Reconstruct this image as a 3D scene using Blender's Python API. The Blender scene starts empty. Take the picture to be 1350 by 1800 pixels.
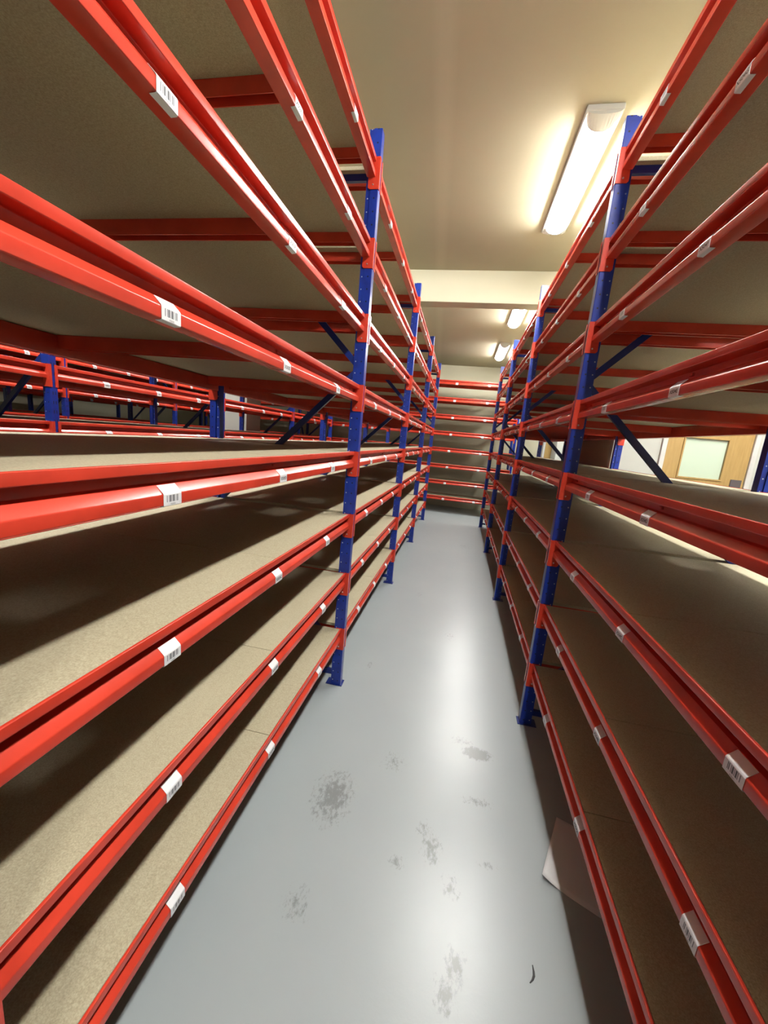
import bpy, bmesh, math, random
from mathutils import Matrix, Vector

sc = bpy.context.scene
COL = sc.collection
random.seed(7)

# ------------------------------------------------------------------ camera
cam_data = bpy.data.cameras.new('camera')
cam_data.sensor_fit = 'HORIZONTAL'
cam_data.sensor_width = 36.0
cam_data.lens = 36.0 * 679.52 / 1350.0
cam_data.clip_start = 0.02
cam = bpy.data.objects.new('camera', cam_data)
COL.objects.link(cam)
r_ = Vector((0.97674, 0.19454, 0.09015)); u_ = Vector((-0.12359, 0.16725, 0.97814)); f_ = Vector((-0.17521, 0.96653, -0.1874))
m = Matrix.Identity(4)
for i in range(3):
    m[i][0], m[i][1], m[i][2] = r_[i], u_[i], -f_[i]
m[0][3], m[1][3], m[2][3] = 0.0, 0.0, 1.5929
cam.matrix_world = m
sc.camera = cam

# ------------------------------------------------------------------ world, exposure
world = bpy.data.worlds.new('world'); sc.world = world
world.use_nodes = True
world.node_tree.nodes['Background'].inputs[0].default_value = (0.9, 0.95, 1.0, 1)
world.node_tree.nodes['Background'].inputs[1].default_value = 0.0
sc.view_settings.view_transform = 'Standard'
sc.view_settings.look = 'None'
sc.view_settings.gamma = 1.0
sc.view_settings.use_curve_mapping = False
sc.view_settings.exposure = 2.15
LAMP_POWER = 42.0          # radiance of the lamp diffusers
LAMP_COLOUR = (1.0, 0.975, 0.93)

# ------------------------------------------------------------------ measures (metres)
XL, XR = -0.578, 0.5396    # aisle faces of the left and right rack
Y0, PITCH = 0.2745, 1.9    # first upright, bay pitch
W = 0.05                   # upright width along the run
D = 0.95                   # rack depth
TOP = 3.099
ZC = [0.253 + 0.3681 * i for i in range(8)]
CEIL = 3.48

# ------------------------------------------------------------------ materials
def srgb(r, g, b):
    def c(v):
        v /= 255.0
        return v / 12.92 if v <= 0.04045 else ((v + 0.055) / 1.055) ** 2.4
    return (c(r), c(g), c(b), 1.0)

class NT:
    def __init__(self, name):
        self.mat = bpy.data.materials.new(name)
        self.mat.use_nodes = True
        self.t = self.mat.node_tree
        self.b = self.t.nodes['Principled BSDF']
    def n(self, kind, **kw):
        nd = self.t.nodes.new(kind)
        for k, v in kw.items():
            if k == 'inp':
                for kk, vv in v.items():
                    nd.inputs[kk].default_value = vv
            else:
                setattr(nd, k, v)
        return nd
    def l(self, a, b):
        self.t.links.new(a, b)
    def math(self, op, a, b=None, c=None):
        nd = self.t.nodes.new('ShaderNodeMath'); nd.operation = op
        for i, v in enumerate((a, b, c)):
            if v is None: continue
            if isinstance(v, (int, float)): nd.inputs[i].default_value = v
            else: self.l(v, nd.inputs[i])
        return nd.outputs[0]
    def mix(self, fac, a, b):
        nd = self.t.nodes.new('ShaderNodeMix'); nd.data_type = 'RGBA'
        for sock, v in ((nd.inputs[0], fac), (nd.inputs[6], a), (nd.inputs[7], b)):
            if isinstance(v, (int, float, tuple)): sock.default_value = v
            else: self.l(v, sock)
        return nd.outputs[2]
    def noise(self, vec, scale, detail=3.0, rough=0.55):
        nd = self.n('ShaderNodeTexNoise'); nd.inputs['Scale'].default_value = scale
        nd.inputs['Detail'].default_value = detail; nd.inputs['Roughness'].default_value = rough
        if vec is not None: self.l(vec, nd.inputs['Vector'])
        return nd.outputs[0]
    def ramp(self, v, lo, hi):
        nd = self.t.nodes.new('ShaderNodeMapRange')
        nd.inputs[1].default_value = lo; nd.inputs[2].default_value = hi
        self.l(v, nd.inputs[0])
        return nd.outputs[0]
    def bump(self, h, strength, dist=0.001):
        nd = self.n('ShaderNodeBump'); nd.inputs['Strength'].default_value = strength
        nd.inputs['Distance'].default_value = dist
        self.l(h, nd.inputs['Height']); self.l(nd.outputs[0], self.b.inputs['Normal'])
    def obj(self):
        return self.n('ShaderNodeTexCoord').outputs['Object']
    def pos(self):
        return self.n('ShaderNodeNewGeometry').outputs['Position']
    def set(self, **kw):
        for k, v in kw.items():
            self.b.inputs[k.replace('_', ' ')].default_value = v
        return self.mat

def paint(name, col, rough=0.3, var=0.06, spec=0.5):
    g = NT(name)
    n = g.noise(g.obj(), 9.0, 3)
    dark = tuple(c * (1 - var * 3) for c in col[:3]) + (1,)
    g.l(g.mix(g.ramp(n, 0.35, 0.65), dark, col), g.b.inputs['Base Color'])
    n2 = g.noise(g.obj(), 260.0, 2)
    g.bump(n2, 0.10, 0.0006)
    g.set(Roughness=rough, Specular_IOR_Level=spec)
    return g.mat

RED = srgb(192, 58, 40)
M = {}
M['red'] = paint('orange_red_powder_coat', RED, 0.26)
M['blue_shaded'] = paint('shaded_blue_powder_coat', srgb(15, 37, 108), 0.32)  # darker blue holds the shade on the braces; foot plates share it
M['white_paint'] = paint('white_gloss_paint', srgb(190, 192, 188), 0.35, 0.02)
M['steel'] = paint('zinc_plated_steel', srgb(205, 205, 200), 0.3, 0.03)
M['steel'].node_tree.nodes['Principled BSDF'].inputs['Metallic'].default_value = 0.7
M['lock'] = paint('brushed_lock_plate', srgb(86, 80, 82), 0.4, 0.03)
M['scrap'] = paint('dark_rubber_scrap', srgb(40, 42, 44), 0.6, 0.03)
M['lamp_white'] = paint('lamp_housing_white', srgb(172, 172, 168), 0.4, 0.01)

def upright_paint():
    g = NT('blue_upright_with_slots')
    uv = g.n('ShaderNodeUVMap'); uv.uv_map = 'UVMap'
    sep = g.n('ShaderNodeSeparateXYZ'); g.l(uv.outputs[0], sep.inputs[0])
    u, v = sep.outputs[0], sep.outputs[1]
    P = 0.06135
    fr = g.math('MULTIPLY', g.math('SUBTRACT', g.math('FRACT', g.math('DIVIDE', v, P)), 0.5), P)
    av = g.math('ABSOLUTE', fr)
    def col(cx, hw, hh):
        a = g.math('LESS_THAN', g.math('ABSOLUTE', g.math('SUBTRACT', u, cx)), hw)
        return g.math('MULTIPLY', a, g.math('LESS_THAN', av, hh))
    slots = g.math('MAXIMUM', col(0.0165, 0.0024, 0.0105), col(0.0335, 0.0024, 0.0105))
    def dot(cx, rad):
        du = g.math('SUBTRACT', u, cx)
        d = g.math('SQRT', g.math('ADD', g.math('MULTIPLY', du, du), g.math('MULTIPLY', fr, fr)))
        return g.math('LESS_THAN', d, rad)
    holes = g.math('MAXIMUM', slots, dot(1.020, 0.0042))
    lit_holes = dot(2.054, 0.0032)  # pale dots paint the backlight that shows in the rear holes
    n = g.noise(g.obj(), 12.0, 4)
    base = g.mix(g.ramp(n, 0.35, 0.65), srgb(14, 36, 118), srgb(19, 48, 140))
    chips = g.ramp(g.noise(g.obj(), 55.0, 4, 0.7), 0.70, 0.74)
    base = g.mix(g.math('MULTIPLY', chips, 0.35), base, srgb(150, 160, 185))
    base = g.mix(lit_holes, base, srgb(170, 175, 185))
    base = g.mix(holes, base, srgb(10, 12, 26))
    g.l(base, g.b.inputs['Base Color'])
    g.set(Roughness=0.32)
    return g.mat
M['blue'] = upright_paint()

def chipboard():
    g = NT('raw_chipboard')
    o = g.obj()
    mp = g.n('ShaderNodeMapping'); mp.inputs['Scale'].default_value = (1.0, 1.0, 1.0); g.l(o, mp.inputs[0])
    info = g.n('ShaderNodeObjectInfo')
    add = g.n('ShaderNodeVectorMath'); add.operation = 'ADD'
    sc3 = g.n('ShaderNodeVectorMath'); sc3.operation = 'SCALE'
    g.l(info.outputs['Location'], sc3.inputs[0]); sc3.inputs['Scale'].default_value = 1.0
    g.l(mp.outputs[0], add.inputs[0]); g.l(sc3.outputs[0], add.inputs[1])
    v = add.outputs[0]
    fine = g.noise(v, 300.0, 3, 0.6)
    mid = g.noise(v, 120.0, 3, 0.6)
    big = g.noise(v, 3.0, 2)
    c = g.mix(g.ramp(fine, 0.32, 0.68), srgb(143, 134, 110), srgb(171, 163, 138))
    c = g.mix(g.math('MULTIPLY', g.ramp(mid, 0.45, 0.75), 0.25), c, srgb(104, 92, 70))
    c = g.mix(g.math('MULTIPLY', g.ramp(big, 0.4, 0.7), 0.15), c, srgb(170, 162, 140))
    g.l(c, g.b.inputs['Base Color'])
    g.bump(fine, 0.12, 0.0006)
    g.set(Roughness=0.62, Specular_IOR_Level=0.35)
    return g.mat
M['chip'] = chipboard()

def plaster(name, c0, c1, rough=0.8):
    g = NT(name)
    p = g.pos()
    n = g.noise(p, 1.3, 4)
    g.l(g.mix(g.ramp(n, 0.3, 0.7), c0, c1), g.b.inputs['Base Color'])
    g.bump(g.noise(p, 90.0, 3), 0.12, 0.002)
    g.set(Roughness=rough, Specular_IOR_Level=0.3)
    return g.mat
M['wall'] = plaster('cream_wall_paint', srgb(186, 183, 160), srgb(191, 188, 166))
M['wall_white'] = plaster('white_wall_paint', srgb(170, 173, 166), srgb(176, 179, 172))
def ceiling_mat():
    g = NT('cream_ceiling_paint')
    p = g.pos()
    sep = g.n('ShaderNodeSeparateXYZ'); g.l(p, sep.inputs[0])
    # taped plasterboard joint that runs slightly askew along the aisle
    line = g.math('ADD', sep.outputs[0], g.math('MULTIPLY', sep.outputs[1], 0.062))
    d = g.math('ABSOLUTE', g.math('SUBTRACT', line, -0.177))
    joint = g.math('SUBTRACT', 1.0, g.ramp(d, 0.02, 0.07))
    n = g.noise(p, 0.9, 3)
    c = g.mix(g.ramp(n, 0.3, 0.7), srgb(164, 158, 138), srgb(170, 164, 143))
    c = g.mix(g.math('MULTIPLY', joint, 0.35), c, srgb(184, 178, 158))
    g.l(c, g.b.inputs['Base Color'])
    g.bump(g.noise(p, 60.0, 3), 0.08, 0.002)
    g.set(Roughness=0.95, Specular_IOR_Level=0.05)
    return g.mat
M['ceiling'] = ceiling_mat()

def floor_mat():
    g = NT('grey_painted_concrete')
    p = g.pos()
    big = g.noise(p, 1.6, 3)
    c = g.mix(g.ramp(big, 0.25, 0.75), srgb(138, 145, 147), srgb(143, 150, 151))
    # scuffed patches: each an ellipse whose inside is broken up by noise
    sep = g.n('ShaderNodeSeparateXYZ'); g.l(p, sep.inputs[0])
    x, y = sep.outputs[0], sep.outputs[1]
    spots = [(-0.37, 1.42, .13, .20, .9), (0.28, 1.86, .10, .06, 1.7), (-0.14, 1.68, .09, .10, .55), (0.08, 1.31, .06, .10, .8),
             (0.04, 1.38, .05, .06, .6), (0.18, 0.97, .05, .07, .9), (-0.36, 1.0, .08, .08, .6), (0.15, 0.90, .05, .08, .8),
             (0.23, 6.19, .16, .30, .5), (0.16, 1.19, .06, .07, .6), (0.27, 1.57, .10, .04, .7), (-0.45, 2.46, .03, .07, .6), (0.20, 1.93, .10, .05, .6), (-0.05, 1.22, .05, .05, .6), (0.30, 1.30, .07, .03, .5), (0.10, 3.1, .08, .12, .4), (-0.25, 3.9, .06, .10, .4), (0.33, 0.80, .03, .03, .8)]
    mask = None
    for (sx, sy, rx, ry, k) in spots:
        dx = g.math('DIVIDE', g.math('SUBTRACT', x, sx), rx)
        dy = g.math('DIVIDE', g.math('SUBTRACT', y, sy), ry)
        d = g.math('SQRT', g.math('ADD', g.math('MULTIPLY', dx, dx), g.math('MULTIPLY', dy, dy)))
        s = g.math('MULTIPLY', g.math('MAXIMUM', g.math('SUBTRACT', 1.0, d), 0.0), k)
        mask = s if mask is None else g.math('MAXIMUM', mask, s)
    mps = g.n('ShaderNodeMapping'); mps.inputs['Scale'].default_value = (1.0, 0.55, 1.0); mps.inputs['Rotation'].default_value = (0, 0, -0.35); g.l(p, mps.inputs[0])
    fine = g.noise(mps.outputs[0], 62.0, 7, 0.75)
    br = g.ramp(g.math('ADD', fine, g.math('MULTIPLY', mask, 0.36)), 0.62, 0.76)
    br = g.math('MULTIPLY', br, g.ramp(mask, 0.02, 0.2))
    c = g.mix(g.math('MULTIPLY', br, 0.5), c, srgb(72, 71, 67))
    g.l(c, g.b.inputs['Base Color'])
    rn = g.noise(p, 24.0, 3, 0.6)
    rr = g.n('ShaderNodeMapRange'); rr.inputs[1].default_value = 0.0; rr.inputs[2].default_value = 1.0
    rr.inputs[3].default_value = 0.26; rr.inputs[4].default_value = 0.34
    g.l(rn, rr.inputs[0]); g.l(rr.outputs[0], g.b.inputs['Roughness'])
    g.bump(g.noise(p, 70.0, 6, 0.7), 0.10, 0.003)
    g.set(Specular_IOR_Level=0.40)
    return g.mat
M['floor'] = floor_mat()

def oak():
    g = NT('oak_veneer')
    mp = g.n('ShaderNodeMapping'); mp.inputs['Scale'].default_value = (14.0, 14.0, 1.2); g.l(g.obj(), mp.inputs[0])
    n = g.noise(mp.outputs[0], 4.0, 5, 0.6)
    g.l(g.mix(g.ramp(n, 0.3, 0.7), srgb(150, 122, 72), srgb(168, 141, 88)), g.b.inputs['Base Color'])
    g.set(Roughness=0.4)
    return g.mat
M['oak'] = oak()
def frosted():
    g = NT('frosted_vision_panel')
    n = g.noise(g.obj(), 3.0, 2)
    g.l(g.mix(n, srgb(172, 190, 170), srgb(180, 197, 178)), g.b.inputs['Base Color'])
    g.set(Roughness=0.22)
    return g.mat
M['glass'] = frosted()
def paper():
    g = NT('white_paper')
    n = g.noise(g.obj(), 4.0, 3)
    g.l(g.mix(n, srgb(184, 184, 184), srgb(192, 192, 193)), g.b.inputs['Base Color'])
    g.set(Roughness=0.7)
    return g.mat
M['paper'] = paper()
def label_white():
    g = NT('label_card')
    n = g.noise(g.obj(), 40.0, 2)
    g.l(g.mix(n, srgb(200, 202, 204), srgb(208, 210, 212)), g.b.inputs['Base Color'])
    g.set(Roughness=0.35)
    return g.mat
M['label'] = label_white()
def barcode():
    g = NT('label_card_with_barcode')
    uv = g.n('ShaderNodeUVMap'); uv.uv_map = 'UVMap'
    sep = g.n('ShaderNodeSeparateXYZ'); g.l(uv.outputs[0], sep.inputs[0])
    u, v = sep.outputs[0], sep.outputs[1]
    wob = g.math('MULTIPLY', g.math('SINE', g.math('MULTIPLY', u, 41.0)), 0.22)
    bar = g.math('LESS_THAN', g.math('FRACT', g.math('ADD', g.math('MULTIPLY', u, 11.5), wob)), 0.52)
    inside = g.math('MULTIPLY', g.math('LESS_THAN', g.math('ABSOLUTE', g.math('SUBTRACT', u, 0.5)), 0.36),
                    g.math('LESS_THAN', g.math('ABSOLUTE', g.math('SUBTRACT', v, 0.62)), 0.30))
    k = g.math('MULTIPLY', bar, inside)
    g.l(g.mix(k, srgb(204, 206, 208), srgb(76, 79, 84)), g.b.inputs['Base Color'])
    g.set(Roughness=0.35)
    return g.mat
M['barcode'] = barcode()
def ink():
    g = NT('black_print')
    n = g.noise(g.obj(), 60.0, 2)
    g.l(g.mix(n, srgb(28, 28, 32), srgb(44, 44, 48)), g.b.inputs['Base Color'])
    g.set(Roughness=0.5)
    return g.mat
M['ink'] = ink()
def lamp_emit():
    g = NT('lit_lamp_diffuser')
    n = g.noise(g.obj(), 2.0, 2)
    e = g.mix(n, LAMP_COLOUR + (1,), tuple(c * 0.985 for c in LAMP_COLOUR) + (1,))
    g.l(e, g.b.inputs['Emission Color'])
    g.set(Emission_Strength=LAMP_POWER, Roughness=0.4)
    g.b.inputs['Base Color'].default_value = (0.9, 0.9, 0.88, 1)
    return g.mat
M['lamp'] = lamp_emit()

# ------------------------------------------------------------------ mesh helpers
def finish(bm, name, mats, smooth=False):
    bmesh.ops.recalc_face_normals(bm, faces=bm.faces)
    me = bpy.data.meshes.new(name)
    bm.to_mesh(me); bm.free()
    for mt in (mats if isinstance(mats, (list, tuple)) else [mats]):
        me.materials.append(mt)
    if smooth:
        for p in me.polygons: p.use_smooth = True
    return me

def add_box(bm, x0, x1, y0, y1, z0, z1):
    vs = [bm.verts.new((x, y, z)) for x in (x0, x1) for y in (y0, y1) for z in (z0, z1)]
    for f in ((0, 1, 3, 2), (4, 6, 7, 5), (0, 4, 5, 1), (2, 3, 7, 6), (0, 2, 6, 4), (1, 5, 7, 3)):
        bm.faces.new([vs[i] for i in f])
    return vs

def box_mesh(name, x0, x1, y0, y1, z0, z1, mat, bevel=0.0):
    bm = bmesh.new(); add_box(bm, x0, x1, y0, y1, z0, z1)
    if bevel:
        bmesh.ops.bevel(bm, geom=list(bm.edges), offset=bevel, segments=1, affect='EDGES')
    return finish(bm, name, mat)

def extrude_profile(bm, pts, along, a, b):
    """closed profile pts (p, q) swept from a to b; along = 'y': (p, y, q); 'z': (p, q, z); 'x': (x, p, q)"""
    def P(p, q, t):
        return (p, t, q) if along == 'y' else ((p, q, t) if along == 'z' else (t, p, q))
    A = [bm.verts.new(P(p, q, a)) for p, q in pts]
    B = [bm.verts.new(P(p, q, b)) for p, q in pts]
    n = len(pts)
    for i in range(n):
        j = (i + 1) % n
        bm.faces.new((A[i], A[j], B[j], B[i]))
    bm.faces.new(A); bm.faces.new(B)

def link(name, me, parent=None, loc=(0, 0, 0), rot=None):
    o = bpy.data.objects.new(name, me)
    COL.objects.link(o)
    if parent is not None: o.parent = parent
    o.location = loc
    if rot: o.rotation_euler = rot
    return o

def tag(o, label, cat, group=None):
    o['label'] = label; o['category'] = cat
    if group: o['group'] = group
    return o

def struct(name, me, loc=(0, 0, 0), label=None):
    o = link(name, me, None, loc)
    o['kind'] = 'structure'
    if label: o['label'] = label
    return o

# ------------------------------------------------------------------ the room
RX0, RX1, RY0, RY1 = -9.3, 2.98, -3.2, 10.05
struct('floor', box_mesh('floor', RX0 - .2, RX1 + .2, RY0 - .2, RY1 + .2, -0.2, 0.0, M['floor']), label='grey painted concrete floor with scuff marks')
struct('ceiling', box_mesh('ceiling', RX0 - .2, RX1 + .2, RY0 - .2, RY1 + .2, CEIL, CEIL + .2, M['ceiling']), label='cream painted ceiling')
struct('wall_back', box_mesh('wall_back', RX0 - .2, RX1 + .2, RY1, RY1 + .2, 0, CEIL, M['wall']), label='cream end wall behind the far shelving')
struct('wall_front', box_mesh('wall_front', RX0 - .2, RX1 + .2, RY0 - .2, RY0, 0, CEIL, M['wall']))
struct('wall_left', box_mesh('wall_left', RX0 - .2, RX0, RY0, RY1, 0, CEIL, M['wall']))
struct('wall_right', box_mesh('wall_right', RX1, RX1 + .2, RY0, RY1, 0, CEIL, M['wall_white']))
# downstand beam across the ceiling
struct('trim_1', box_mesh('ceiling_downstand', RX0, RX1, 4.73, 4.92, 3.152, CEIL, M['wall'], 0.004), label='cream downstand beam crossing the ceiling')
# wall that returns behind the right rack and carries the glazed door (the opening is cut)
BX0, BY0, BY1 = 1.535, 4.40, 6.25
DX0, DX1, DTOP = 1.955, 2.79, 2.02
bm = bmesh.new()
add_box(bm, BX0, DX0, BY0, BY0 + .14, 0, CEIL)
me = finish(bm, 'return_wall_a', M['wall_white']); struct('wall_return', me, label='white wall return beside the glazed door')
struct('wall_return_side', box_mesh('return_wall_side', BX0, BX0 + .12, BY0 + .14, BY1, 0, CEIL, M['wall']), label='shaded side of the wall return behind the right rack')
struct('wall_return_over', box_mesh('return_wall_over', DX0, DX1, BY0, BY0 + .14, DTOP, CEIL, M['wall_white']))
struct('wall_return_right', box_mesh('return_wall_b', DX1, RX1, BY0, BY0 + .14, 0, CEIL, M['wall_white']))
struct('wall_return_end', box_mesh('return_wall_c', BX0 + .12, RX1, BY1 - .14, BY1, 0, CEIL, M['wall']))
# corner bead on the return
struct('trim_2', box_mesh('corner_bead', BX0 - .022, BX0 + .018, BY0 - .012, BY0 + .03, 0, CEIL, M['white_paint'], 0.003), label='white corner bead of the wall return')

def door(name, x0, x1, y, top, label, glazed=True):
    d = bpy.data.objects.new(name, None); COL.objects.link(d)
    d.location = (0, y, 0); d['kind'] = 'structure'; d['label'] = label
    fw = 0.045
    for a, b in ((x0, x0 + fw), (x1 - fw, x1)):
        link('door_frame', box_mesh('door_jamb', a, b, -0.02, 0.13, 0, top, M['white_paint'], 0.004), d)
    link('door_frame', box_mesh('door_head', x0 + fw, x1 - fw, -0.02, 0.13, top - fw, top, M['white_paint'], 0.004), d)
    a, b = x0 + fw + .003, x1 - fw - .003
    gx0, gx1, gz0, gz1 = a + .15, a + .54, 1.478, 1.876
    if glazed:
        # leaf with a rectangular opening: stiles and rails as one ring
        bm = bmesh.new()
        ys = (0.0, 0.044)
        xs = [a, gx0, gx1, b]; zs = [0.006, gz0, gz1, top - fw - .003]
        V = {}
        for yi, yv in enumerate(ys):
            for i, xv in enumerate(xs):
                for k, zv in enumerate(zs):
                    V[yi, i, k] = bm.verts.new((xv, yv, zv))
        for yi in (0, 1):
            for i in range(3):
                for k in range(3):
                    if i == 1 and k == 1: continue
                    bm.faces.new((V[yi, i, k], V[yi, i + 1, k], V[yi, i + 1, k + 1], V[yi, i, k + 1]))
        ring = [(0, 0), (1, 0), (2, 0), (3, 0), (3, 1), (3, 2), (3, 3), (2, 3), (1, 3), (0, 3), (0, 2), (0, 1)]
        hole = [(1, 1), (2, 1), (2, 2), (1, 2)]
        for loop in (ring, hole):
            for q in range(len(loop)):
                p, n_ = loop[q], loop[(q + 1) % len(loop)]
                bm.faces.new((V[0, p[0], p[1]], V[0, n_[0], n_[1]], V[1, n_[0], n_[1]], V[1, p[0], p[1]]))
        leaf = link('door_leaf', finish(bm, 'door_leaf', M['oak']), d)
        link('vision_panel', box_mesh('vision_panel', gx0 + .001, gx1 - .001, 0.018, 0.026, gz0 + .001, gz1 - .001, M['glass']), leaf)
        for (p0, p1, q0, q1) in ((gx0 - .008, gx0 + .008, gz0 - .008, gz1 + .008), (gx1 - .008, gx1 + .008, gz0 - .008, gz1 + .008),
                                 (gx0 + .008, gx1 - .008, gz0 - .008, gz0 + .008), (gx0 + .008, gx1 - .008, gz1 - .008, gz1 + .008)):
            link('glazing_bead', box_mesh('glazing_bead', p0, p1, -0.008, 0.016, q0, q1, M['oak'], 0.002), leaf)
        lk = link('lock_plate', box_mesh('lock_plate', b - .115, b - .020, -0.010, 0.0, 1.41, 1.50, M['lock'], 0.002), leaf)
        lk['label'] = 'grey square lock plate'
        link('door_handle', box_mesh('door_handle', b - .14, b - .04, -0.045, -0.030, 1.02, 1.04, M['steel'], 0.004), leaf)
    else:
        leaf = link('door_leaf', box_mesh('door_leaf_plain', a, b, 0.0, 0.044, 0.006, top - fw - .003, M['oak'], 0.002), d)
        link('door_handle', box_mesh('door_handle', a + .04, a + .14, -0.045, -0.030, 1.02, 1.04, M['steel'], 0.004), leaf)
    return d
door('door_1', DX0, DX1, BY0, DTOP, 'oak veneer door with pale green frosted panel in white frame')
door('door_2', 1.90, 2.72, RY1 - 0.135, 2.05, 'oak door in the far end wall behind the right rack', glazed=False)
struct('wall_pier', box_mesh('wall_pier', 2.10, RX1, 9.45, RY1, 0, CEIL, M['wall_white'], 0.004), label='white boxed pier beside the far oak door')
# white structural pillar standing in the second aisle to the left
struct('wall_pillar', box_mesh('pillar', -4.36, -3.86, 6.55, 7.05, 0, CEIL, M['wall_white'], 0.004), label='square white pillar behind the second rack on the left')

# ------------------------------------------------------------------ ceiling lamps
def make_lamp():
    L, hw = 1.27, 0.096
    root = bpy.data.objects.new('ceiling_lamp', None); COL.objects.link(root)
    link('housing', box_mesh('lamp_housing', -hw, hw, -L / 2, L / 2, -0.030, 0.0, M['lamp_white'], 0.003), root)
    def arc(w, h, n=14):
        return [(w * math.cos(math.pi * i / n), -0.030 - h * math.sin(math.pi * i / n)) for i in range(n + 1)]
    bm = bmesh.new(); extrude_profile(bm, arc(0.070, 0.046), 'y', -L / 2 + .085, L / 2 - .085)
    link('diffuser', finish(bm, 'lamp_diffuser', M['lamp']), root)
    for s in (-1, 1):
        bm = bmesh.new()
        a, b = s * (L / 2 - .085), s * (L / 2 - .004)
        # end cap: the diffuser's arc that tapers up to the ceiling at the very end
        A, B = arc(0.074, 0.050), arc(0.088, 0.016)
        va = [bm.verts.new((p, a, q)) for p, q in A]; vb = [bm.verts.new((p, b, q)) for p, q in B]
        n = len(A)
        for i in range(n - 1): bm.faces.new((va[i], va[i + 1], vb[i + 1], vb[i]))
        bm.faces.new((va[0], vb[0], vb[-1], va[-1])); bm.faces.new(va); bm.faces.new(vb)
        link('end_cap', finish(bm, 'lamp_end_cap', M['lamp_white']), root)
    return root
lamp0 = make_lamp()
def copy_tree(o, parent=None):
    c = o.copy(); COL.objects.link(c)
    if parent is not None: c.parent = parent
    for ch in list(o.children): copy_tree(ch, c)
    return c
lamps = [((0.542, 3.27), 'white lit lamp on the ceiling beside the nearest blue uprights'),
         ((0.542, 5.98), 'white lit lamp on the ceiling just past the downstand beam'),
         ((0.542, 8.33), 'farthest white lit lamp above the aisle, near the end wall'),
         ((0.542, 0.63), 'white lit lamp above the aisle right over the camera'),
         ((0.542, -2.0), 'white lit lamp above the aisle behind the camera')]
for row, xx in (('first', -2.15), ('second', -4.35)):
    for yy, w in ((1.2, 'near end'), (3.6, 'middle'), (6.4, 'past the downstand beam')):
        if row == 'second' and yy < 2: continue
        lamps.append(((xx, yy), 'white lit lamp over the %s aisle left of this one, %s' % (row, w)))
lamps += [((2.52, 2.9), 'white lit lamp above the passage beside the glazed door'), ((2.52, 1.6), 'added unseen lamp above the middle of the passage behind the right rack'), ((2.52, 0.3), 'added unseen lamp above the passage right of the nearest bay'), ((2.2, 8.2), 'white lit lamp in the far corner behind the right rack')]  # middle and near passage lamps are unseen additions that brighten the right shelves
for i, ((x, y), lab) in enumerate(lamps):
    o = lamp0 if i == 0 else copy_tree(lamp0)
    o.location = (x, y, CEIL)
    tag(o, lab, 'lamp', 'ceiling lamps')

# ------------------------------------------------------------------ rack components
def rounded(pts):
    """polygon corners (p, q, r) with r > 0 turned into small arcs, as in folded sheet steel"""
    out = []
    n = len(pts)
    for i, (x, z, r) in enumerate(pts):
        if r <= 0:
            out.append((x, z)); continue
        p = Vector((x, z)); a = Vector(pts[i - 1][:2]) - p; b = Vector(pts[(i + 1) % n][:2]) - p
        a.normalize(); b.normalize()
        ang = a.angle(b); t = r / math.tan(ang / 2)
        c = p + (a + b).normalized() * (r / math.sin(ang / 2))
        p0, p1 = p + a * t, p + b * t
        v0, v1 = p0 - c, p1 - c
        for k in range(5):
            f = k / 4
            v = (v0 * (1 - f) + v1 * f).normalized() * r
            out.append(tuple(c + v))
    return out
BEAM = rounded([(.0175, .0535, .0025), (.0175, .0775, .006), (.0345, .0965, .003), (.0490, .0985, .002), (.0490, .1190, .002), (.0190, .1230, .002),
                (.0190, .1445, .0022), (.0265, .1445, .0015), (.0265, .1230, 0), (.0620, .1225, .002), (.0620, .0535, .0025)])
cache = {}
def cached(key, fn):
    if key not in cache: cache[key] = fn()
    return cache[key]

def beam_mesh(s, length):
    def f():
        bm = bmesh.new()
        extrude_profile(bm, [(s * d, z) for d, z in BEAM], 'y', 0.0, length)
        me = finish(bm, 'beam', M['red'], True)
        me.set_sharp_from_angle(angle=math.radians(34))
        return me
    return cached(('beam', s, round(length, 3)), f)

def connector_mesh(s, end):
    """angle plate welded to the beam end; end -1 = start of beam, +1 = far end. Origin at the beam end."""
    def f():
        bm = bmesh.new()
        e = end
        # outline of the angle in plan (d, y), y measured outwards from the beam end
        pts = [(-.003, .019), (0.0, .019), (0.0, .004), (.054, .004), (.054, 0.0), (-.003, 0.0)]
        z0, z1 = 0.0, 0.1445
        lv = [(z0, .046), (z0 + .008, .054), (z1, .054)]
        rings = []
        for z, dm in lv:
            rings.append([bm.verts.new((s * min(d, dm), e * y, z)) for d, y in pts])
        n = len(pts)
        for a, b in zip(rings[:-1], rings[1:]):
            for i in range(n):
                j = (i + 1) % n
                bm.faces.new((a[i], a[j], b[j], b[i]))
        bm.faces.new(rings[0]); bm.faces.new(rings[-1])
        return finish(bm, 'connector', M['red'])
    return cached(('conn', s, end), f)

def screw_mesh(s, end):
    def f():
        bm = bmesh.new()
        bmesh.ops.create_cone(bm, cap_ends=True, segments=8, radius1=.0042, radius2=.0030, depth=.004,
                              matrix=Matrix.Translation((s * .028, -end * .002, .020)) @ Matrix.Rotation(end * math.pi / 2, 4, 'X'))
        return finish(bm, 'screw', M['steel'])
    return cached(('screw', s, end), f)

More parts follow.
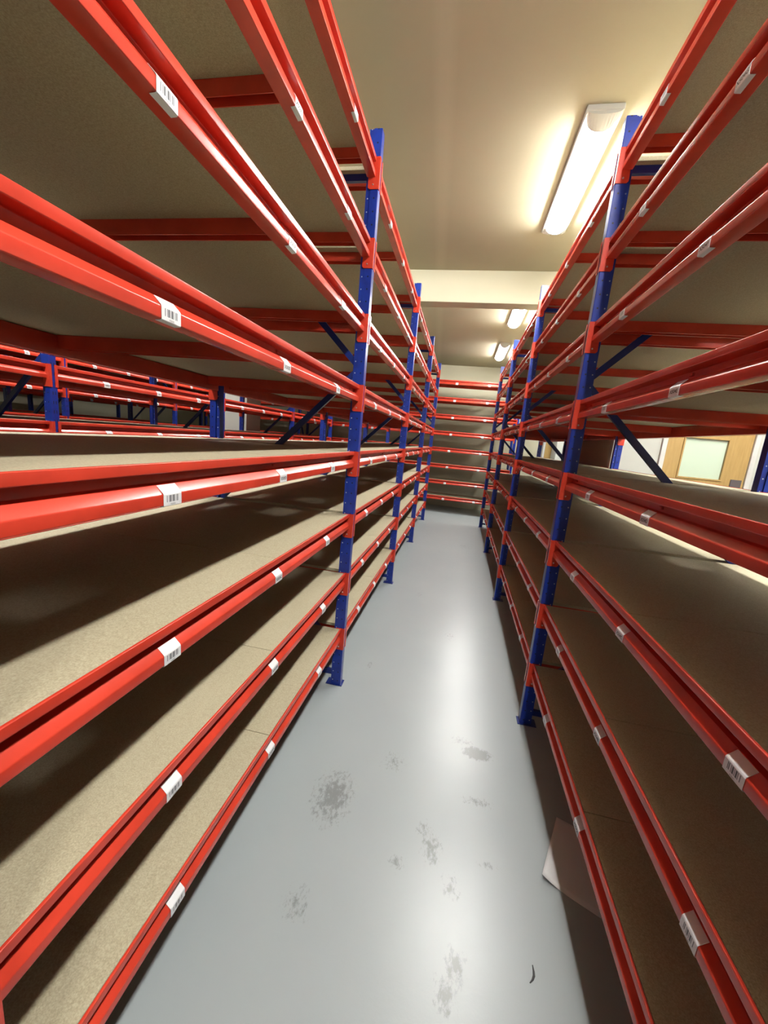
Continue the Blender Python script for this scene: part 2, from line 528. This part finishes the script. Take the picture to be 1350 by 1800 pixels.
LW = 0.0525
LPATH = [(.0335, .0955), (.0180, .0800), (.0168, .0772), (.0168, .0535), (.0185, .0522), (.0310, .0516)]
def label_mesh(s, kind, text=None):
    """card label folded over the beam: strip with 0.7 mm thickness, print on its front fold"""
    def f():
        bm = bmesh.new(); uv = bm.loops.layers.uv.new('UVMap')
        off = [(-.0005, .0005), (-.0006, .0004), (-.0007, 0), (-.0007, -.0002), (-.0003, -.0006), (0, -.0007)]
        def skew(i):   # the top flap is cut at a slant on some labels
            return 0.0
        out = []; inn = []
        for i, (d, z) in enumerate(LPATH):
            od, oz = off[i]
            out.append([bm.verts.new((s * (d + od), y, z + oz)) for y in (-LW / 2, LW / 2)])
            inn.append([bm.verts.new((s * d, y, z)) for y in (-LW / 2, LW / 2)])
        n = len(LPATH)
        for i in range(n - 1):
            fc = bm.faces.new((out[i][0], out[i][1], out[i + 1][1], out[i + 1][0]))
            if kind == 'barcode' and i in (2,):
                fc.material_index = 1
                us = {out[i][0]: (0, 1), out[i][1]: (1, 1), out[i + 1][1]: (1, 0), out[i + 1][0]: (0, 0)}
                for lp in fc.loops: lp[uv].uv = us[lp.vert]
            bm.faces.new((inn[i][0], inn[i + 1][0], inn[i + 1][1], inn[i][1]))
            for k in (0, 1):
                bm.faces.new((out[i][k], inn[i][k], inn[i + 1][k], out[i + 1][k]))
        for i in (0, n - 1):
            bm.faces.new((out[i][0], out[i][1], inn[i][1], inn[i][0]))
        bmesh.ops.recalc_face_normals(bm, faces=bm.faces)
        if text:
            cu = bpy.data.curves.new('print', 'FONT'); cu.body = text; cu.align_x = 'CENTER'; cu.align_y = 'CENTER'
            cu.size = 0.0150 if kind == 'text' else 0.0050
            cu.resolution_u = 2; cu.offset = 0.00035 if kind == 'text' else 0.0
            to = bpy.data.objects.new('print', cu); COL.objects.link(to)
            dg = bpy.context.evaluated_depsgraph_get()
            tm = bpy.data.meshes.new_from_object(to.evaluated_get(dg))
            zc = 0.0655 if kind == 'text' else 0.0560
            base = len(bm.verts)
            # text x runs so that it reads from the aisle: left rack is read looking to -x, right rack looking to +x
            vs = []
            for v in tm.vertices:
                vs.append(bm.verts.new((s * (.0168 - .0007 - .0003), -s * v.co.x if s > 0 else v.co.x, zc + v.co.y)))
            for p in tm.polygons:
                try:
                    fc = bm.faces.new([vs[i] for i in p.vertices]); fc.material_index = 2
                except ValueError:
                    pass
            bpy.data.objects.remove(to); bpy.data.meshes.remove(tm)
        me = bpy.data.meshes.new('shelf_label')
        bm.to_mesh(me); bm.free()
        for mt in (M['label'], M['barcode'], M['ink']): me.materials.append(mt)
        return me
    return cached(('label', s, kind, text), f)

def upright_mesh(s):
    def f():
        bm = bmesh.new(); uv = bm.loops.layers.uv.new('UVMap')
        c = .003
        pts = [(c, 0), (.042, 0), (.042, .005), (.065, .005), (.065, W - .005), (.042, W - .005), (.042, W), (c, W), (0, W - c), (0, c)]
        extrude_profile(bm, [(s * d, y) for d, y in pts], 'z', 0.004, TOP)
        for fc in bm.faces:
            for lp in fc.loops:
                lp[uv].uv = (9, 0)
            if len(fc.verts) != 4: continue
            ds = [abs(v.co.x) for v in fc.verts]; ys = [v.co.y for v in fc.verts]
            if max(ds) < 1e-6:
                for lp in fc.loops: lp[uv].uv = (lp.vert.co.y, lp.vert.co.z)
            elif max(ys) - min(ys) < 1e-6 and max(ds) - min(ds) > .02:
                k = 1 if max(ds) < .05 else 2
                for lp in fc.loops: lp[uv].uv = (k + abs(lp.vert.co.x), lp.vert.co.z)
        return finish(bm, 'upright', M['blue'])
    return cached(('upright', s), f)

def foot_mesh(s):
    def f():
        bm = bmesh.new()
        x0, x1 = sorted((s * -.012, s * .095))
        add_box(bm, x0, x1, -.008, W + .008, 0.0, .0045)
        # upstand tab bolted to the upright
        return finish(bm, 'foot_plate', M['blue_shaded'])
    return cached(('foot', s), f)

def brace_mesh(s, d0, z0, d1, z1, width=.032):
    def f():
        bm = bmesh.new()
        a = Vector((s * d0, 0, z0)); b = Vector((s * d1, 0, z1))
        t = (b - a).normalized(); n = Vector((0, 1, 0)).cross(t).normalized()
        h = width / 2
        # channel section: web towards the near side, two flanges
        sec = [(-h, 0), (h, 0), (h, .020), (h - .003, .020), (h - .003, .003), (-h + .003, .003), (-h + .003, .020), (-h, .020)]
        A = [bm.verts.new(a + n * p + Vector((0, q, 0))) for p, q in sec]
        B = [bm.verts.new(b + n * p + Vector((0, q, 0))) for p, q in sec]
        k = len(sec)
        for i in range(k):
            j = (i + 1) % k
            bm.faces.new((A[i], A[j], B[j], B[i]))
        bm.faces.new(A); bm.faces.new(B)
        return finish(bm, 'brace', M['blue_shaded'])
    return cached(('brace', s, d0, z0, d1, z1), f)

def board_mesh(s, length):
    def f():
        x0, x1 = sorted((s * .0285, s * (D - .0285)))
        return box_mesh('shelf_board', x0, x1, 0, length, 0.0, .018, M['chip'], 0.0008)
    return cached(('board', s, round(length, 4)), f)

def crossbar_mesh(s):
    """steel board support: channel under the board, with a lug at each end that pokes through the beam web"""
    def f():
        bm = bmesh.new()
        x0, x1 = sorted((s * .0625, s * (D - .0625)))
        pr = [(-.020, 0), (.020, 0), (.020, -.046), (.017, -.046), (.017, -.003), (-.017, -.003), (-.017, -.046), (-.020, -.046)]
        extrude_profile(bm, pr, 'x', x0, x1)
        return finish(bm, 'crossbar', M['red'])
    return cached(('crossbar', s), f)

def lug_mesh(s):
    def f():
        x0, x1 = sorted((s * .042, s * .0605))
        return box_mesh('lug', x0, x1, -.007, .007, .106, .115, M['red'], 0.0015)
    return cached(('lug', s), f)

LABEL_Y = (0.4455, 0.980, 1.5205)

def frame(bay, s, y, near=False):
    """the upright frame that closes a bay: two posts, zigzag braces and two horizontals"""
    for k, (sx, ss) in enumerate(((0.0, s), (s * D, -s))):
        up = link('upright', upright_mesh(ss), bay, (sx, y, 0))
        link('foot_plate', foot_mesh(ss), up)
    nodes = [(.047, .22), (D - .047, 1.09), (.047, 1.96), (D - .047, 2.83)]
    for (a, b) in zip(nodes[:-1], nodes[1:]):
        lo = (a[0], a[1]); hi = (b[0], b[1])
        off = .016
        link('brace', brace_mesh(s, lo[0], lo[1] + off, hi[0], hi[1] - off), bay, (0, y + .0145, 0))
    for z in (.075, 2.895):
        link('brace', brace_mesh(s, .045, z, D - .045, z), bay, (0, y + .0145, 0))

def make_bay(label, s, loc, rotz=0.0, pitch=PITCH, first=False, codes=None, detail=2, group=None, levels=range(8)):
    bay = bpy.data.objects.new('shelving_bay', None); COL.objects.link(bay)
    bay.location = loc; bay.rotation_euler = (0, 0, rotz)
    tag(bay, label, 'shelving', group)
    if first: frame(bay, s, 0.0)
    frame(bay, s, pitch)
    b0, b1 = W + .0045, pitch - .0045
    length = b1 - b0
    ly = (0.45, 1.149, 1.847) if pitch != PITCH else LABEL_Y
    mid = (W + pitch) / 2
    for l in levels:
        z = ZC[l]
        for side in (0, 1):
            ss = s if side == 0 else -s
            ox = 0.0 if side == 0 else s * D
            bo = link('beam', beam_mesh(ss, length), bay, (ox, b0, z))
            if side == 0 or detail >= 1:
                link('connector', connector_mesh(ss, -1), bo, (0, 0, 0))
                link('connector', connector_mesh(ss, 1), bo, (0, length, 0))
            if detail >= 2 and side == 0:
                link('screw', screw_mesh(ss, -1), bo, (0, 0, 0))
                link('screw', screw_mesh(ss, 1), bo, (0, length, 0))
            if side == 0:
                for q, yy in enumerate(ly):
                    j = random.uniform(-.006, .006)
                    if detail >= 2 and codes:
                        code = codes + 'ABCDEFGH'[l]
                        me = label_mesh(ss, 'text', code) if q == 1 else label_mesh(ss, 'barcode', code if q == 0 else None)
                    else:
                        me = label_mesh(ss, 'barcode')
                    link('shelf_label', me, bo, (0, yy - b0 + j, 0))
        # two boards butted over the middle crossbar
        zb = z + .1240
        blen = mid - .0012 - (W + .006)
        link('shelf_board', board_mesh(s, blen), bay, (0, W + .006, zb))
        link('shelf_board', board_mesh(s, blen), bay, (0, mid + .0012, zb))
        for yb in (W + .075, mid - .012, pitch - .085):
            cb = link('crossbar', crossbar_mesh(s), bay, (0, yb, zb - .0005))
            if detail >= 2:
                link('lug', lug_mesh(s), cb, (0, 0, -.1235))
    return bay

ORD = ['nearest the camera', 'second from the camera', 'third from the camera', 'farthest of four, by the end wall']
for nm, s_, x_ in (('left', -1, XL), ('right', 1, XR)):
    make_bay('red beam chipboard shelving bay %s of the aisle, behind the camera' % nm, s_, (x_, Y0 - PITCH, 0), first=True, detail=0, group='bays of the %s rack along the aisle' % nm)
for k in range(4):
    make_bay('red beam chipboard shelving bay left of the aisle, ' + ORD[k], -1, (XL, Y0 + PITCH * k, 0),
             codes='X503' if k == 0 else None, detail=2 if k < 2 else 1, group='bays of the left rack along the aisle')
for k in range(4):
    make_bay('red beam chipboard shelving bay right of the aisle, ' + ORD[k], 1, (XR, Y0 + PITCH * k, 0),
             codes='X504' if k == 0 else None, detail=2 if k < 2 else 1, group='bays of the right rack along the aisle')
XA, XB, XC = -2.70, -4.85, -7.0
for k in range(1, 4):
    make_bay('red beam shelving bay seen through the left rack, one aisle over, %s' % ['', 'nearest', 'middle', 'farthest'][k], -1,
             (XA, Y0 + PITCH * k, 0), detail=1 if k < 3 else 0, group='bays of the second rack to the left')
make_bay('red beam shelving bay one aisle over at the left edge of the view', -1, (XA, Y0, 0), first=True, detail=0, group='bays of the second rack to the left', levels=range(3, 8))
for k in (2, 3):
    make_bay('red beam shelving bay two aisles over on the left, %s' % ['', '', 'nearer', 'farther'][k], -1,
             (XB, Y0 + PITCH * k, 0), detail=0, group='bays of the third rack to the left')
make_bay('red beam shelving bay two aisles over, at the left edge of the view', -1, (XB, Y0 + PITCH, 0), first=True, detail=0, group='bays of the third rack to the left', levels=range(2, 7))
make_bay('red beam shelving bay three aisles over on the left, farther of two', -1, (XC, Y0 + PITCH * 3, 0), detail=0, group='bays of the fourth rack to the left')
make_bay('red beam shelving bay three aisles over on the left, nearer of two', -1, (XC, Y0 + PITCH * 2, 0), first=True, detail=0, group='bays of the fourth rack to the left', levels=range(2, 7))
# racks across the end of the aisles: same parts turned to face the camera
PB = 2.52
D = 0.60                   # these racks are shallower and stand clear of the wall
cache.clear()
for k, lab in ((0, 'wide red beam shelving bay closing the far end of the aisle'), (1, 'wide red beam bay on the end wall, seen through the left rack'), (2, 'wide red beam bay on the end wall, behind the second rack')):
    make_bay(lab, -1, (-1.42 - PB * k, 8.98, 0), rotz=-math.pi / 2, pitch=PB, first=(k == 2), detail=1 if k == 0 else 0, group='wide bays along the end wall')

# ------------------------------------------------------------------ small things on the floor
bm = bmesh.new()
c = [Vector((.500, 1.309, 0)), Vector((.688, 1.229, 0)), Vector((.806, 1.513, 0)), Vector((.620, 1.595, 0))]
N = 12
grid = {}
for lay in (0, 1):
    for i in range(N + 1):
        for j in range(N + 1):
            a, b = i / N, j / N
            p = c[0] * (1 - a) * (1 - b) + c[1] * a * (1 - b) + c[2] * a * b + c[3] * (1 - a) * b
            lift = 0.0008 + 0.022 * max(0, 1 - (a * 1.9 + b * 1.1)) ** 2 + 0.006 * max(0, 1 - ((1 - b) * 2.2 + abs(a - .5))) ** 2
            grid[lay, i, j] = bm.verts.new((p.x, p.y, lift + .0004 * lay))
for lay in (0, 1):
    for i in range(N):
        for j in range(N):
            q = (grid[lay, i, j], grid[lay, i + 1, j], grid[lay, i + 1, j + 1], grid[lay, i, j + 1])
            bm.faces.new(q if lay else q[::-1])
edge = [(i, 0) for i in range(N)] + [(N, j) for j in range(N)] + [(i, N) for i in range(N, 0, -1)] + [(0, j) for j in range(N, 0, -1)]
for q in range(len(edge)):
    a, b = edge[q], edge[(q + 1) % len(edge)]
    bm.faces.new((grid[0, a[0], a[1]], grid[0, b[0], b[1]], grid[1, b[0], b[1]], grid[1, a[0], a[1]]))
tag(link('paper_sheet', finish(bm, 'paper_sheet', M['paper'], True)), 'white sheet of paper on the floor half under the right rack', 'paper')

bm = bmesh.new()
pts = [(0, .026), (.004, .014), (.006, .002), (.003, -.010), (-.004, -.022)]
for i in range(len(pts) - 1): pass
ring = []
for i, (x, y) in enumerate(pts):
    w = .0012 + .0024 * math.sin(math.pi * (i + .3) / 4.6)
    ring.append([bm.verts.new((x - w, y, .0004)), bm.verts.new((x + w, y, .0004)), bm.verts.new((x + w * .5, y, .003)), bm.verts.new((x - w * .5, y, .003))])
for a, b in zip(ring[:-1], ring[1:]):
    for i in range(4):
        j = (i + 1) % 4
        bm.faces.new((a[i], a[j], b[j], b[i]))
bm.faces.new(ring[0]); bm.faces.new(ring[-1])
tag(link('rubber_scrap', finish(bm, 'rubber_scrap', M['scrap']), None, (.4165, 1.01, 0), (0, 0, -.25)), 'small dark curled scrap lying on the grey floor', 'scrap')
